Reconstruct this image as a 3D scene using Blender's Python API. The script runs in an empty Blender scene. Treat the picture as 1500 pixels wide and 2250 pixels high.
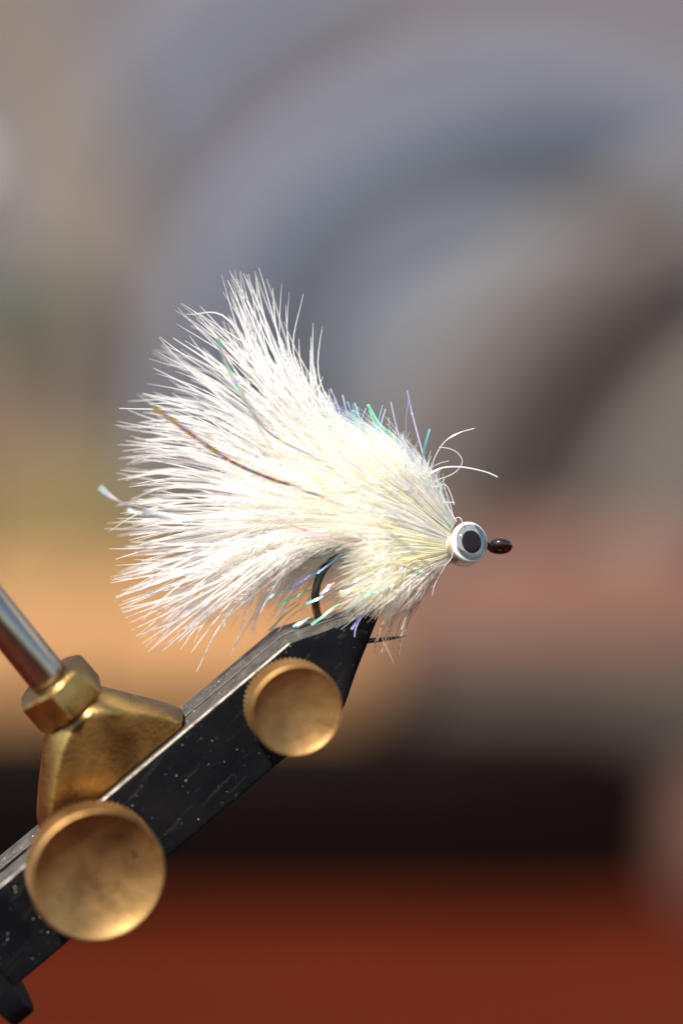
import bpy, bmesh, math, random
import numpy as np
from mathutils import Vector, Matrix, noise as mnoise

rnd = random.Random(11)
npr = np.random.RandomState(7)
sc = bpy.context.scene
col = sc.collection

# ------------------------------------------------------------------ camera
S = 0.00005                 # metres per photo pixel in the plane of focus
D = 0.3125                  # metres from lens to plane of focus
PITCH = math.radians(10)
FOC = Vector((0, 0, 0.20))  # middle of the frame in the plane of focus
fwd = Vector((0, math.cos(PITCH), -math.sin(PITCH)))
cd = bpy.data.cameras.new('camera'); cam = bpy.data.objects.new('camera', cd); col.objects.link(cam)
cam.location = FOC - fwd * D
cam.rotation_euler = (math.pi / 2 - PITCH, 0, 0)
cd.sensor_fit = 'HORIZONTAL'; cd.sensor_width = 24; cd.lens = 100
cd.clip_start = 0.01; cd.clip_end = 50
cd.dof.use_dof = True; cd.dof.focus_distance = D - 0.0012; cd.dof.aperture_fstop = 4.4
sc.camera = cam
R3 = cam.rotation_euler.to_matrix()
R3n = np.array(R3); CL = np.array(cam.location)

# ------------------------------------------------------------------ light
SUN_C = Vector((-0.36, 0.71, 0.61)).normalized()     # towards the sun, camera axes
sun_w = (R3 @ SUN_C).normalized()
w = bpy.data.worlds.new('World'); sc.world = w; w.use_nodes = True
nt = w.node_tree
sky = nt.nodes.new('ShaderNodeTexSky'); sky.sky_type = 'NISHITA'; sky.sun_disc = False
sky.sun_elevation = math.asin(sun_w.z)
sky.sun_rotation = math.atan2(sun_w.x, sun_w.y)
nt.links.new(sky.outputs[0], nt.nodes['Background'].inputs[0])
nt.nodes['Background'].inputs[1].default_value = 0.11
sl = bpy.data.lights.new('sun', 'SUN'); so = bpy.data.objects.new('sun', sl); col.objects.link(so)
sl.energy = 5.0; sl.angle = math.radians(0.6); sl.color = (1.0, 0.93, 0.82)
so.rotation_euler = (-sun_w).to_track_quat('-Z', 'Y').to_euler()
so.location = (0, 0, 3)

vs = sc.view_settings
vs.view_transform = 'Standard'; vs.look = 'None'; vs.exposure = 0.6; vs.gamma = 1.0
vs.use_curve_mapping = False
cy = sc.cycles
cy.use_denoising = True
cy.max_bounces = 28; cy.diffuse_bounces = 24; cy.glossy_bounces = 5; cy.transparent_max_bounces = 16
cy.sample_clamp_indirect = 6.0; cy.sample_clamp_direct = 0.0

# ------------------------------------------------------------------ coordinates
def W(px, py, z=0.0):
    """photo pixel + offset towards the viewer (pixels) -> world point"""
    k = (D - z * S) / D
    return R3 @ Vector(((px - 750) * S * k, (1125 - py) * S * k, -(D - z * S))) + cam.location
def Wn(P):
    P = np.asarray(P, float)
    k = (D - P[..., 2] * S) / D
    Q = np.stack([(P[..., 0] - 750) * S * k, (1125 - P[..., 1]) * S * k, -(D - P[..., 2] * S)], -1)
    return Q @ R3n.T + CL
def Wd(px, py, dist):
    """photo pixel at a given depth in metres"""
    return W(px, py, (D - dist) / S)

# ------------------------------------------------------------------ mesh helpers
def link(name, me, mat, parent=None, smooth=None):
    o = bpy.data.objects.new(name, me); col.objects.link(o)
    if mat: me.materials.append(mat)
    if parent is not None:
        me.transform(Matrix.Translation(-parent_origin(parent)))
        o.parent = parent
    if smooth is not None and len(me.polygons):
        me.polygons.foreach_set('use_smooth', np.ones(len(me.polygons), bool))
        if smooth < 180: me.set_sharp_from_angle(angle=math.radians(smooth))
    return o
def parent_origin(p):
    v = Vector(p.location)
    while p.parent: p = p.parent; v += p.location
    return v
def thing(name, label, cat, loc):
    o = bpy.data.objects.new(name, None); col.objects.link(o); o.location = loc
    o.empty_display_size = 0.01
    o['label'] = label; o['category'] = cat
    return o
def tag(o, label, cat, group=None):
    o['label'] = label; o['category'] = cat
    if group: o['group'] = group
    return o
def mesh_np(name, V, F):
    """V (n,3), F list of index tuples or (m,k) array"""
    me = bpy.data.meshes.new(name)
    if isinstance(F, np.ndarray):
        m, k = F.shape
        me.vertices.add(len(V)); me.vertices.foreach_set('co', np.asarray(V, np.float32).ravel())
        me.loops.add(m * k); me.loops.foreach_set('vertex_index', F.astype(np.int32).ravel())
        me.polygons.add(m)
        me.polygons.foreach_set('loop_start', np.arange(0, m * k, k, dtype=np.int32))
        me.polygons.foreach_set('loop_total', np.full(m, k, np.int32))
        me.update(calc_edges=True); me.validate()
    else:
        me.from_pydata([tuple(v) for v in V], [], F); me.update()
    return me
def rings_mesh(name, rings, closed=True, cap0=True, cap1=True):
    """rings: (n,m,3) -> lofted mesh"""
    rings = np.asarray(rings, float); n, m, _ = rings.shape
    V = rings.reshape(-1, 3); F = []
    for i in range(n - 1):
        for j in range(m if closed else m - 1):
            k = (j + 1) % m
            F.append((i * m + j, i * m + k, (i + 1) * m + k, (i + 1) * m + j))
    if cap0: F.append(tuple(range(m - 1, -1, -1)))
    if cap1: F.append(tuple((n - 1) * m + j for j in range(m)))
    me = mesh_np(name, V, F)
    bm = bmesh.new(); bm.from_mesh(me); bmesh.ops.recalc_face_normals(bm, faces=bm.faces); bm.to_mesh(me); bm.free()
    return me
def frames(C):
    """C (N,K,3) -> tangent, normal, binormal by fixed reference per curve"""
    T = np.gradient(C, axis=1)
    T /= np.linalg.norm(T, axis=2, keepdims=True) + 1e-12
    view = R3n @ np.array([0.13, 0.21, 1.0])
    A = np.cross(T, view); A /= np.linalg.norm(A, axis=2, keepdims=True) + 1e-9
    B = np.cross(T, A)
    return T, A, B
def tubes(name, C, R, sides=3, tint=None, flat=1.0, twist=None):
    """C (N,K,3) world, R (N,K) metres; joined thin tapered fibres"""
    N, K, _ = C.shape
    T, A, B = frames(C)
    ph = npr.rand(N)[:, None] * 6.28 if twist is None else twist
    V = []
    for j in range(sides):
        a = ph + 2 * math.pi * j / sides
        if twist is None:
            off = A * np.cos(a)[..., None] + B * np.sin(a)[..., None]
        else:
            ang = 2 * math.pi * (j + 0.5) / sides
            ca, sa = math.cos(ang), math.sin(ang) * flat
            ct, st = np.cos(twist), np.sin(twist)
            off = A * (ca * ct - sa * st)[..., None] + B * (ca * st + sa * ct)[..., None]
        V.append(C + off * R[..., None])
    V = np.stack(V, 2).reshape(-1, 3)                 # index ((n*K)+k)*sides+j
    n = np.arange(N)[:, None, None] * K; k = np.arange(K - 1)[None, :, None]; j = np.arange(sides)[None, None, :]
    a = (n + k) * sides + j; b = (n + k) * sides + (j + 1) % sides
    F = np.stack([a, b, b + sides, a + sides], -1).reshape(-1, 4)
    me = mesh_np(name, V, F)
    if tint is not None:
        at = me.color_attributes.new('tint', 'FLOAT_COLOR', 'POINT')
        c = np.ones((N, K, sides, 4), np.float32)
        c[..., :3] = np.asarray(tint)[:, None, None, :] if np.ndim(tint) == 2 else np.asarray(tint)[:, :, None, :]
        at.data.foreach_set('color', c.ravel())
    return me
def ribbons(name, C, R, tint, cross=False):
    """flat fibres, each turned its own way about its length"""
    if cross: C, R, tint = np.concatenate([C, C]), np.concatenate([R, R]), np.concatenate([tint, tint])
    N, K, _ = C.shape
    T, A, B = frames(C)
    p0, p1 = npr.rand(N) * 6.28, (npr.rand(N) - .5) * 3
    if cross: p0[N // 2:] = p0[:N // 2] + math.pi / 2; p1[N // 2:] = p1[:N // 2]
    ph = p0[:, None] + p1[:, None] * np.linspace(0, 1, K)[None]
    off = (A * np.cos(ph)[..., None] + B * np.sin(ph)[..., None]) * R[..., None] * 1.3
    V = np.stack([C - off, C + off], 2).reshape(-1, 3)
    a = (np.arange(N)[:, None] * K + np.arange(K - 1)[None]).ravel() * 2
    me = mesh_np(name, V, np.stack([a, a + 1, a + 3, a + 2], -1))
    at = me.color_attributes.new('tint', 'FLOAT_COLOR', 'POINT')
    c = np.ones((N, K, 2, 4), np.float32); c[..., :3] = np.asarray(tint)[:, None, None, :]
    at.data.foreach_set('color', c.ravel())
    return me
def bez(P, K):
    """P (...,4,d) control points passed through (Catmull-Rom) -> (...,K,d)"""
    P = np.asarray(P, float)
    n = P.shape[-2]
    ext = np.concatenate([2 * P[..., :1, :] - P[..., 1:2, :], P, 2 * P[..., -1:, :] - P[..., -2:-1, :]], -2)
    t = np.linspace(0, n - 1 - 1e-6, K); i = t.astype(int); f = (t - i)[:, None]
    p0, p1, p2, p3 = (ext[..., i + q, :] for q in range(4))
    return 0.5 * ((2 * p1) + (-p0 + p2) * f + (2 * p0 - 5 * p1 + 4 * p2 - p3) * f * f + (-p0 + 3 * p1 - 3 * p2 + p3) * f ** 3)

# ------------------------------------------------------------------ materials
def new_mat(name):
    m = bpy.data.materials.new(name); m.use_nodes = True
    nt = m.node_tree; b = nt.nodes['Principled BSDF']
    return m, nt, b
def nd(nt, t, **kw):
    n = nt.nodes.new(t)
    for k, v in kw.items(): setattr(n, k, v)
    return n
def noise_node(nt, scale, detail=4, rough=0.55, dist=0.0):
    tc = nd(nt, 'ShaderNodeTexCoord'); n = nd(nt, 'ShaderNodeTexNoise')
    n.inputs['Scale'].default_value = scale; n.inputs['Detail'].default_value = detail
    n.inputs['Roughness'].default_value = rough; n.inputs['Distortion'].default_value = dist
    nt.links.new(tc.outputs['Object'], n.inputs['Vector'])
    return n
def ramp(nt, src, stops):
    r = nd(nt, 'ShaderNodeValToRGB'); cr = r.color_ramp
    while len(cr.elements) < len(stops): cr.elements.new(0.5)
    for e, (p, c) in zip(cr.elements, stops):
        e.position = p; e.color = (*c, 1) if len(c) == 3 else c
    nt.links.new(src, r.inputs[0]); return r
def bump(nt, b, src, strength, dist):
    n = nd(nt, 'ShaderNodeBump'); n.inputs['Strength'].default_value = strength; n.inputs['Distance'].default_value = dist
    nt.links.new(src, n.inputs['Height']); nt.links.new(n.outputs[0], b.inputs['Normal'])

def mat_fibre(name, transl, rough=0.55, spec=0.25):
    m, nt, b = new_mat(name)
    at = nd(nt, 'ShaderNodeAttribute', attribute_name='tint')
    nt.links.new(at.outputs['Color'], b.inputs['Base Color'])
    b.inputs['Roughness'].default_value = rough; b.inputs['Specular IOR Level'].default_value = spec
    tr = nd(nt, 'ShaderNodeBsdfTranslucent'); nt.links.new(at.outputs['Color'], tr.inputs['Color'])
    mx = nd(nt, 'ShaderNodeMixShader'); mx.inputs[0].default_value = transl
    nt.links.new(b.outputs[0], mx.inputs[1]); nt.links.new(tr.outputs[0], mx.inputs[2])
    nt.links.new(mx.outputs[0], nt.nodes['Material Output'].inputs[0])
    return m
def mat_brass(name, base, dark, rough, spots=None, nscale=180):
    m, nt, b = new_mat(name)
    n1 = noise_node(nt, nscale, 5, 0.6, 0.3)
    r1 = ramp(nt, n1.outputs[0], [(0.33, dark), (0.64, base)])
    out = r1.outputs[0]
    n2 = noise_node(nt, nscale * 1.6, 2, 0.5)
    if spots:
        r2 = ramp(nt, n2.outputs[0], [(0.655, (0, 0, 0)), (0.71, (1, 1, 1))])
        mx = nd(nt, 'ShaderNodeMixRGB'); nt.links.new(r2.outputs[0], mx.inputs[0])
        nt.links.new(out, mx.inputs[1]); mx.inputs[2].default_value = (*spots, 1); out = mx.outputs[0]
    nt.links.new(out, b.inputs['Base Color'])
    b.inputs['Metallic'].default_value = 1.0
    n3 = noise_node(nt, nscale * 2.5, 4, 0.6)
    rr = nd(nt, 'ShaderNodeMapRange'); rr.inputs[3].default_value = rough - 0.07; rr.inputs[4].default_value = rough + 0.13
    nt.links.new(n3.outputs[0], rr.inputs[0]); nt.links.new(rr.outputs[0], b.inputs['Roughness'])
    n4 = noise_node(nt, 2600, 3, 0.6)
    at = nd(nt, 'ShaderNodeAttribute', attribute_name='rad')      # turning marks of the lathe
    w1 = nd(nt, 'ShaderNodeTexNoise', noise_dimensions='1D'); w1.inputs['Scale'].default_value = 0.55; w1.inputs['Detail'].default_value = 3
    nt.links.new(at.outputs['Fac'], w1.inputs['W'])
    ad = nd(nt, 'ShaderNodeMath', operation='ADD'); nt.links.new(n4.outputs[0], ad.inputs[0]); nt.links.new(w1.outputs[0], ad.inputs[1])
    bump(nt, b, ad.outputs[0], 0.28, 0.0002)
    return m
def mat_black_steel(name):
    m, nt, b = new_mat(name)
    n1 = noise_node(nt, 90, 6, 0.65, 0.4)
    r1 = ramp(nt, n1.outputs[0], [(0.35, (0.005, 0.0058, 0.008)), (0.7, (0.014, 0.0125, 0.012))])
    n2 = noise_node(nt, 1500, 3, 0.7)
    r2 = ramp(nt, n2.outputs[0], [(0.66, (0, 0, 0)), (0.80, (1, 1, 1))])
    mx = nd(nt, 'ShaderNodeMixRGB'); nt.links.new(r2.outputs[0], mx.inputs[0]); nt.links.new(r1.outputs[0], mx.inputs[1])
    mx.inputs[2].default_value = (0.10, 0.09, 0.08, 1)
    nt.links.new(mx.outputs[0], b.inputs['Base Color'])
    b.inputs['Metallic'].default_value = 0.0; b.inputs['Specular IOR Level'].default_value = 0.06
    rr = nd(nt, 'ShaderNodeMapRange'); rr.inputs[3].default_value = 0.33; rr.inputs[4].default_value = 0.62
    nt.links.new(n1.outputs[0], rr.inputs[0]); nt.links.new(rr.outputs[0], b.inputs['Roughness'])
    mp = nd(nt, 'ShaderNodeMapping'); tc = nd(nt, 'ShaderNodeTexCoord'); nt.links.new(tc.outputs['Object'], mp.inputs[0])
    mp.inputs['Rotation'].default_value = (0, math.radians(44), 0); mp2 = nd(nt, 'ShaderNodeMapping'); mp2.inputs['Scale'].default_value = (90, 900, 1600)
    nt.links.new(mp.outputs[0], mp2.inputs[0])
    n5 = nd(nt, 'ShaderNodeTexNoise'); n5.inputs['Scale'].default_value = 1.0; n5.inputs['Detail'].default_value = 4; nt.links.new(mp2.outputs[0], n5.inputs['Vector'])
    r5 = ramp(nt, n5.outputs[0], [(0.60, (0, 0, 0)), (0.74, (1, 1, 1))])
    m5 = nd(nt, 'ShaderNodeMixRGB'); nt.links.new(r5.outputs[0], m5.inputs[0]); nt.links.new(mx.outputs[0], m5.inputs[1]); m5.inputs[2].default_value = (0.03, 0.027, 0.025, 1)
    nt.links.new(m5.outputs[0], b.inputs['Base Color'])
    bump(nt, b, n2.outputs[0], 0.15, 0.0002)
    return m
def mat_plain(name, c, rough=0.5, metal=0.0, c2=None, scale=40, spec=0.5, coat=0.0, bumps=0.0, bscale=400, sheen=0.0):
    m, nt, b = new_mat(name)
    n1 = noise_node(nt, scale, 5, 0.6, 0.2)
    c2 = c2 or tuple(x * 0.75 for x in c)
    r1 = ramp(nt, n1.outputs[0], [(0.3, c2), (0.7, c)])
    nt.links.new(r1.outputs[0], b.inputs['Base Color'])
    b.inputs['Roughness'].default_value = rough; b.inputs['Metallic'].default_value = metal
    b.inputs['Specular IOR Level'].default_value = spec; b.inputs['Coat Weight'].default_value = coat
    b.inputs['Coat Roughness'].default_value = 0.05
    b.inputs['Sheen Weight'].default_value = sheen
    if bumps:
        n2 = noise_node(nt, bscale, 3, 0.6); bump(nt, b, n2.outputs[0], bumps, 0.002)
    return m
def mat_tinsel(name, cols, scale, metal=0.45, rough=0.2, transp=0.15):
    """holographic film: colour flips from facet to facet along the strip"""
    m, nt, b = new_mat(name)
    tc = nd(nt, 'ShaderNodeTexCoord'); v = nd(nt, 'ShaderNodeTexVoronoi'); v.inputs['Scale'].default_value = scale
    nt.links.new(tc.outputs['Object'], v.inputs['Vector'])
    sp = nd(nt, 'ShaderNodeSeparateColor'); nt.links.new(v.outputs['Color'], sp.inputs[0])
    k = len(cols)
    r = ramp(nt, sp.outputs[0], [((i + 0.5) / k, c) for i, c in enumerate(cols)])
    nt.links.new(r.outputs[0], b.inputs['Base Color'])
    b.inputs['Metallic'].default_value = metal; b.inputs['Roughness'].default_value = rough
    bump(nt, b, sp.outputs[1], 0.35, 0.0003)
    t = nd(nt, 'ShaderNodeBsdfTransparent'); mx = nd(nt, 'ShaderNodeMixShader'); mx.inputs[0].default_value = transp
    nt.links.new(b.outputs[0], mx.inputs[1]); nt.links.new(t.outputs[0], mx.inputs[2])
    nt.links.new(mx.outputs[0], nt.nodes['Material Output'].inputs[0])
    return m
def mat_clear(name, tint, refl=1.45, body=None, amount=0.0):
    """clear resin film: lets light through, keeps its gloss"""
    m, nt, b = new_mat(name)
    t = nd(nt, 'ShaderNodeBsdfTransparent'); t.inputs[0].default_value = (*tint, 1)
    g = nd(nt, 'ShaderNodeBsdfGlossy'); g.inputs['Roughness'].default_value = 0.1
    src = t.outputs[0]
    if body:
        tl = nd(nt, 'ShaderNodeBsdfTranslucent'); tl.inputs[0].default_value = (*body, 1)
        df = nd(nt, 'ShaderNodeBsdfDiffuse'); df.inputs[0].default_value = (*body, 1)
        m1 = nd(nt, 'ShaderNodeMixShader'); nt.links.new(tl.outputs[0], m1.inputs[1]); nt.links.new(df.outputs[0], m1.inputs[2])
        m2 = nd(nt, 'ShaderNodeMixShader'); m2.inputs[0].default_value = amount
        nt.links.new(src, m2.inputs[1]); nt.links.new(m1.outputs[0], m2.inputs[2]); src = m2.outputs[0]
    f = nd(nt, 'ShaderNodeFresnel'); f.inputs[0].default_value = refl
    mx = nd(nt, 'ShaderNodeMixShader'); nt.links.new(f.outputs[0], mx.inputs[0])
    nt.links.new(src, mx.inputs[1]); nt.links.new(g.outputs[0], mx.inputs[2])
    nt.links.new(mx.outputs[0], nt.nodes['Material Output'].inputs[0])
    return m

M = {}
M['black'] = mat_black_steel('blackened_steel')
M['worn_lit'] = mat_plain('worn_lit_steel', (0.10, 0.085, 0.07), 0.5, 0.0, (0.03, 0.027, 0.024), 700, spec=0.4, bumps=0.2, bscale=2500)  # worn steel; its lighter colour also carries the light on the jaw tops
M['edge'] = mat_plain('bare_edge', (0.34, 0.30, 0.26), 0.38, 0.8, (0.06, 0.05, 0.045), 900)
M['brass'] = mat_brass('brass', (0.66, 0.40, 0.13), (0.26, 0.14, 0.045), 0.27, spots=(0.14, 0.08, 0.03))
M['brass_knob'] = mat_brass('tarnished_brass', (0.56, 0.335, 0.13), (0.22, 0.12, 0.045), 0.5, spots=(0.10, 0.075, 0.03), nscale=120)
M['steel'] = mat_plain('steel', (0.50, 0.44, 0.37), 0.2, 1.0, (0.40, 0.35, 0.29), 300)
M['bronze'] = mat_plain('hook_bronze', (0.045, 0.032, 0.026), 0.16, 0.6, (0.03, 0.02, 0.016), 500, coat=0.6)
M['marabou'] = mat_fibre('marabou', 0.58, 0.6, 0.1)
M['fur'] = mat_fibre('white_fur', 0.58, 0.45, 0.2)
M['thread'] = mat_tinsel('nylon_thread', [(0.62, 0.58, 0.62), (0.66, 0.62, 0.60), (0.56, 0.54, 0.62)], 400, 0.0, 0.2, 0.3)
M['core'] = mat_plain('dubbing', (0.96, 0.955, 0.92), 0.8, 0.0, (0.95, 0.94, 0.9), 700, bumps=0.5, bscale=2500)
M['iris'] = mat_tinsel('eye_foil', [(0.46, 0.48, 0.46), (0.56, 0.53, 0.48), (0.40, 0.47, 0.46), (0.52, 0.46, 0.48)], 2600, 0.45, 0.3, 0.0)
M['rim'] = mat_plain('eye_rim', (0.86, 0.86, 0.80), 0.18, 0.0, (0.78, 0.80, 0.76), 1500, coat=0.6)
M['pupil'] = mat_plain('eye_pupil', (0.012, 0.010, 0.010), 0.2, 0.0, (0.02, 0.016, 0.015), 900, spec=0.12)
M['lens'] = mat_clear('eye_resin', (0.99, 0.99, 0.98), 1.28)
M['resin'] = mat_clear('head_resin', (0.97, 0.88, 0.72), 1.35, (0.92, 0.82, 0.62), 0.35)
M['dust'] = mat_plain('dust', (0.5, 0.46, 0.40), 0.6)

# ================================================================== surroundings
def cushion(name, c, half, rot, mat, e=2.6, wr=0.06, seed=0, nu=64, nv=40, folds=0):
    """soft superellipsoid with folds and dents"""
    rs = np.random.RandomState(seed); off = Vector(rs.rand(3) * 50)
    rings = []
    def sp(x, p): return math.copysign(abs(x) ** p, x)
    for i in range(nv + 1):
        ph = -math.pi / 2 + math.pi * i / nv
        ph = max(min(ph, math.pi / 2 - 0.02), -math.pi / 2 + 0.02)
        ring = []
        for j in range(nu):
            th = 2 * math.pi * j / nu
            d = Vector((sp(math.cos(ph), 2 / e) * sp(math.cos(th), 2 / e), sp(math.cos(ph), 2 / e) * sp(math.sin(th), 2 / e), sp(math.sin(ph), 2 / e)))
            k = 1 + wr * mnoise.noise(d * 1.6 + off) * 2 + wr * 0.5 * mnoise.noise(d * 4 + off)
            if folds: k += 0.05 * math.sin(folds * (d.x + 0.6 * d.z) + 3 * mnoise.noise(d + off))
            v = Vector((d.x * half[0] * k, d.y * half[1] * k, d.z * half[2] * k))
            ring.append(Matrix.Rotation(rot, 3, 'Y') @ v)
        rings.append(ring)
    me = rings_mesh(name, rings)
    o = link(name, me, mat, None, 180); o.location = c
    return o
def box_obj(name, c, half, rotz, mat, bev, roty=0):
    bm = bmesh.new(); bmesh.ops.create_cube(bm, size=2)
    bmesh.ops.scale(bm, verts=bm.verts, vec=half)
    bmesh.ops.bevel(bm, geom=list(bm.edges), offset=bev, segments=3, affect='EDGES')
    me = bpy.data.meshes.new(name); bm.to_mesh(me); bm.free()
    o = link(name, me, mat, None, 40); o.location = c; o.rotation_euler = (0, roty, rotz)
    return o

tm, tnt, tb = new_mat('red_brown_wood')
tcn = nd(tnt, 'ShaderNodeTexCoord'); mp = nd(tnt, 'ShaderNodeMapping'); mp.inputs['Scale'].default_value = (1.2, 14, 1)
tnt.links.new(tcn.outputs['Object'], mp.inputs[0])
wn = nd(tnt, 'ShaderNodeTexNoise'); wn.inputs['Scale'].default_value = 6; wn.inputs['Detail'].default_value = 6
tnt.links.new(mp.outputs[0], wn.inputs['Vector'])
wr_ = ramp(tnt, wn.outputs[0], [(0.3, (0.050, 0.0070, 0.0021)), (0.7, (0.086, 0.0126, 0.0037))])
tnt.links.new(wr_.outputs[0], tb.inputs['Base Color']); tb.inputs['Roughness'].default_value = 0.6; tb.inputs['Specular IOR Level'].default_value = 0.06
bpy_t = bmesh.new(); bmesh.ops.create_cube(bpy_t, size=2); bmesh.ops.scale(bpy_t, verts=bpy_t.verts, vec=(1.1, 1.15, 0.015))
bmesh.ops.bevel(bpy_t, geom=list(bpy_t.edges), offset=0.004, segments=2, affect='EDGES')
tme = bpy.data.meshes.new('tabletop'); bpy_t.to_mesh(tme); bpy_t.free()
tt = link('tabletop', tme, tm); tt.location = (0, 0.65, -0.015); tt['kind'] = 'structure'

M['wall'] = mat_plain('wall_plaster', (0.155, 0.142, 0.157), 0.9, 0.0, (0.135, 0.125, 0.138), 3, bumps=0.3, bscale=60)
bw = bmesh.new(); bmesh.ops.create_cube(bw, size=2); bmesh.ops.scale(bw, verts=bw.verts, vec=(1.6, 0.03, 0.7))
wme = bpy.data.meshes.new('wall'); bw.to_mesh(wme); bw.free()
wl = link('wall', wme, M['wall']); wl.location = (0, 1.86, 0.55); wl['kind'] = 'structure'

def cloth(name, c, c2=None): return mat_plain(name, c, 0.9, 0.0, c2, 18, spec=0.2, bumps=0.4, bscale=500, sheen=0.2)
def bg(name, px, py, dist, hw, hh, hd, rot, mat, label, cat, **kw):
    k = dist / D * S
    o = cushion(name, Wd(px, py, dist), (hw * k, hd, hh * k), math.radians(rot), mat, **kw)
    return tag(o, label, cat)
def bent_roll(name, pts, dist, rad, mat, label, K=40, m=28, dz=None):
    """a soft roll bent along a curve, ends rounded"""
    P = bez(np.array(pts, float)[None], K)[0]; k = dist / D * S
    C = np.array([Wd(x, y, dist) for x, y in P])
    T = np.gradient(C, axis=0); T /= np.linalg.norm(T, axis=1, keepdims=True)
    ref = R3n @ np.array([0, 0, 1.0]); A = np.cross(T, ref); A /= np.linalg.norm(A, axis=1, keepdims=True); B = np.cross(T, A)
    e = np.linspace(0, 1, K); pr = np.clip(np.minimum(e, 1 - e) / 0.05, 0.02, 1) ** 0.5
    rings = []
    for i in range(K):
        q = rad * k * pr[i] * (1 + 0.12 * mnoise.noise(Vector(C[i]) * 9))
        rings.append([C[i] + q * (A[i] * math.cos(t) + B[i] * math.sin(t)) for t in np.linspace(0, 2 * math.pi, m, endpoint=False)])
    o = link(name, rings_mesh(name, rings), mat, None, 180)
    return tag(o, label, 'cloth')
# everything stands on the tabletop: depth and foot row of each thing follow from it
def foot(d): return 1125 + 6345 * (0.254 / d - 0.1736)
def stand(name, px, top, dist, hw, hd, rot, mat, label, cat, **kw):
    b = foot(dist - hd * 0.3)
    return bg(name, px, (top + b) / 2, dist, hw, (b - top) / 2, hd, rot, mat, label, cat, **kw)
stand('cloth_bundle', 1130, 235, 1.22, 620, 0.10, 0, cloth('bluegrey_cloth', (0.135, 0.147, 0.175)),
   'large rounded slate-grey cloth mound, blurred, filling the pale arched roll', 'cloth', e=2.2, seed=3)
bent_roll('lit_rim_roll', [(400, 1440), (440, 900), (530, 580), (690, 370), (950, 245), (1230, 225), (1470, 310), (1660, 560), (1760, 1440)], 1.12, 75, cloth('lit_rim_cloth', (0.165, 0.19, 0.245)),  # separate paler roll, added to give the mound a lit top edge
   'pale blue-grey arched roll, added as the lit rim of the mound, blurred, curving high behind the fly', K=70)
bent_roll('slanting_roll', [(840, 1530), (880, 1180), (950, 970), (1090, 750), (1290, 570), (1640, 400)], 1.06, 90, cloth('taupe_cloth', (0.155, 0.13, 0.112)),
   'taupe slanting roll, blurred, crossing below the pale arched roll')
bent_roll('slanting_roll', [(1020, 1510), (1060, 1180), (1130, 1010), (1290, 810), (1640, 590)], 1.08, 95, cloth('umber_cloth', (0.14, 0.108, 0.09)),
   'umber brown slanting roll, blurred, between the taupe and the beige roll')
bent_roll('slanting_roll', [(1150, 1490), (1180, 1200), (1250, 1060), (1370, 910), (1640, 740)], 1.10, 80, cloth('dark_cloth', (0.09, 0.072, 0.062)),
   'darkest brown slanting roll, blurred, beside the beige roll')
bent_roll('slanting_roll', [(1370, 1520), (1390, 1220), (1450, 1070), (1550, 930), (1700, 800)], 1.07, 85, cloth('beige_cloth', (0.20, 0.18, 0.155)),
   'beige slanting roll, blurred, next to the darkest brown roll')
bent_roll('slanting_roll', [(190, 1260), (200, 640), (330, 270), (520, 80), (800, -120)], 1.30, 85, cloth('blue_cloth', (0.16, 0.178, 0.225)),
   'bluish grey slanting roll, blurred, above the greyish brown upright roll')
bent_roll('upright_roll', [(-120, -150), (40, 60), (150, 300), (220, 620), (240, 1400)], 1.14, 125, cloth('sand_cloth', (0.205, 0.168, 0.138)),
   'greyish brown upright roll, blurred, behind the white ball')
stand('cloth_bundle', 60, 540, 1.02, 170, 0.04, 0, cloth('olive', (0.06, 0.066, 0.043)),
   'dark olive green cloth lump, blurred, in front of the greyish brown upright roll', 'cloth', e=2.4, seed=9)
stand('cloth_bundle', 0, 800, 0.98, 260, 0.03, 0, cloth('rust_cloth', (0.14, 0.092, 0.064)),
   'rusty brown cloth lump, blurred, between the olive and khaki lumps', 'cloth', e=2.4, seed=29)
stand('cloth_bundle', 150, 1000, 0.955, 340, 0.03, 0, cloth('khaki', (0.165, 0.12, 0.045)),
   'khaki yellow cloth lump, blurred, above the tan wooden block', 'cloth', e=2.4, seed=19)
stand('wood_block', 330, 1270, 0.905, 520, 0.025, 0, mat_plain('pale_wood', (0.43, 0.225, 0.092), 0.6, 0, (0.38, 0.19, 0.078), 12, spec=0.2),
   'warm tan wooden block, blurred, behind the vise jaw', 'block', e=4, wr=0.02, seed=10)
stand('clay_block', 1290, 1175, 1.0, 480, 0.03, 0, mat_plain('clay', (0.17, 0.082, 0.058), 0.7, 0, (0.145, 0.07, 0.05), 12, spec=0.2),
   'pinkish brown block, blurred, below the slanting rolls', 'block', e=3, wr=0.03, seed=11)
stand('grey_case', 1180, 1450, 0.94, 700, 0.025, 0, mat_plain('grey_plastic', (0.06, 0.048, 0.04), 0.6, 0, (0.048, 0.039, 0.032), 12, spec=0.1),
   'low dark grey case, blurred, standing behind the black case', 'case', e=4, wr=0.02, seed=14)
stand('black_case', 520, 1575, 0.83, 960, 0.022, 0, mat_plain('black_plastic', (0.0055, 0.003, 0.0022), 0.6, 0, (0.004, 0.0022, 0.0016), 12, spec=0.04),
   'long low black case, blurred, lying on the red-brown tabletop', 'case', e=5, wr=0.03, seed=12)
stand('clay_block', 1610, 1700, 0.81, 130, 0.02, 0, mat_plain('pink_clay', (0.13, 0.065, 0.05), 0.7, 0, (0.11, 0.055, 0.043), 12, spec=0.2),
   'small pale pink block, blurred, at the end of the black case', 'block', e=2.6, wr=0.03, seed=15)
pin_top = Wd(-112, 372, 0.815)  # ball and rod are made up to give a blurred sun glint
pin = thing('glint_ball_rod', 'small white ball on a thin steel rod, added for a bright glint, blurred at the picture edge', 'rod', (pin_top.x, pin_top.y, 0))
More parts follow.
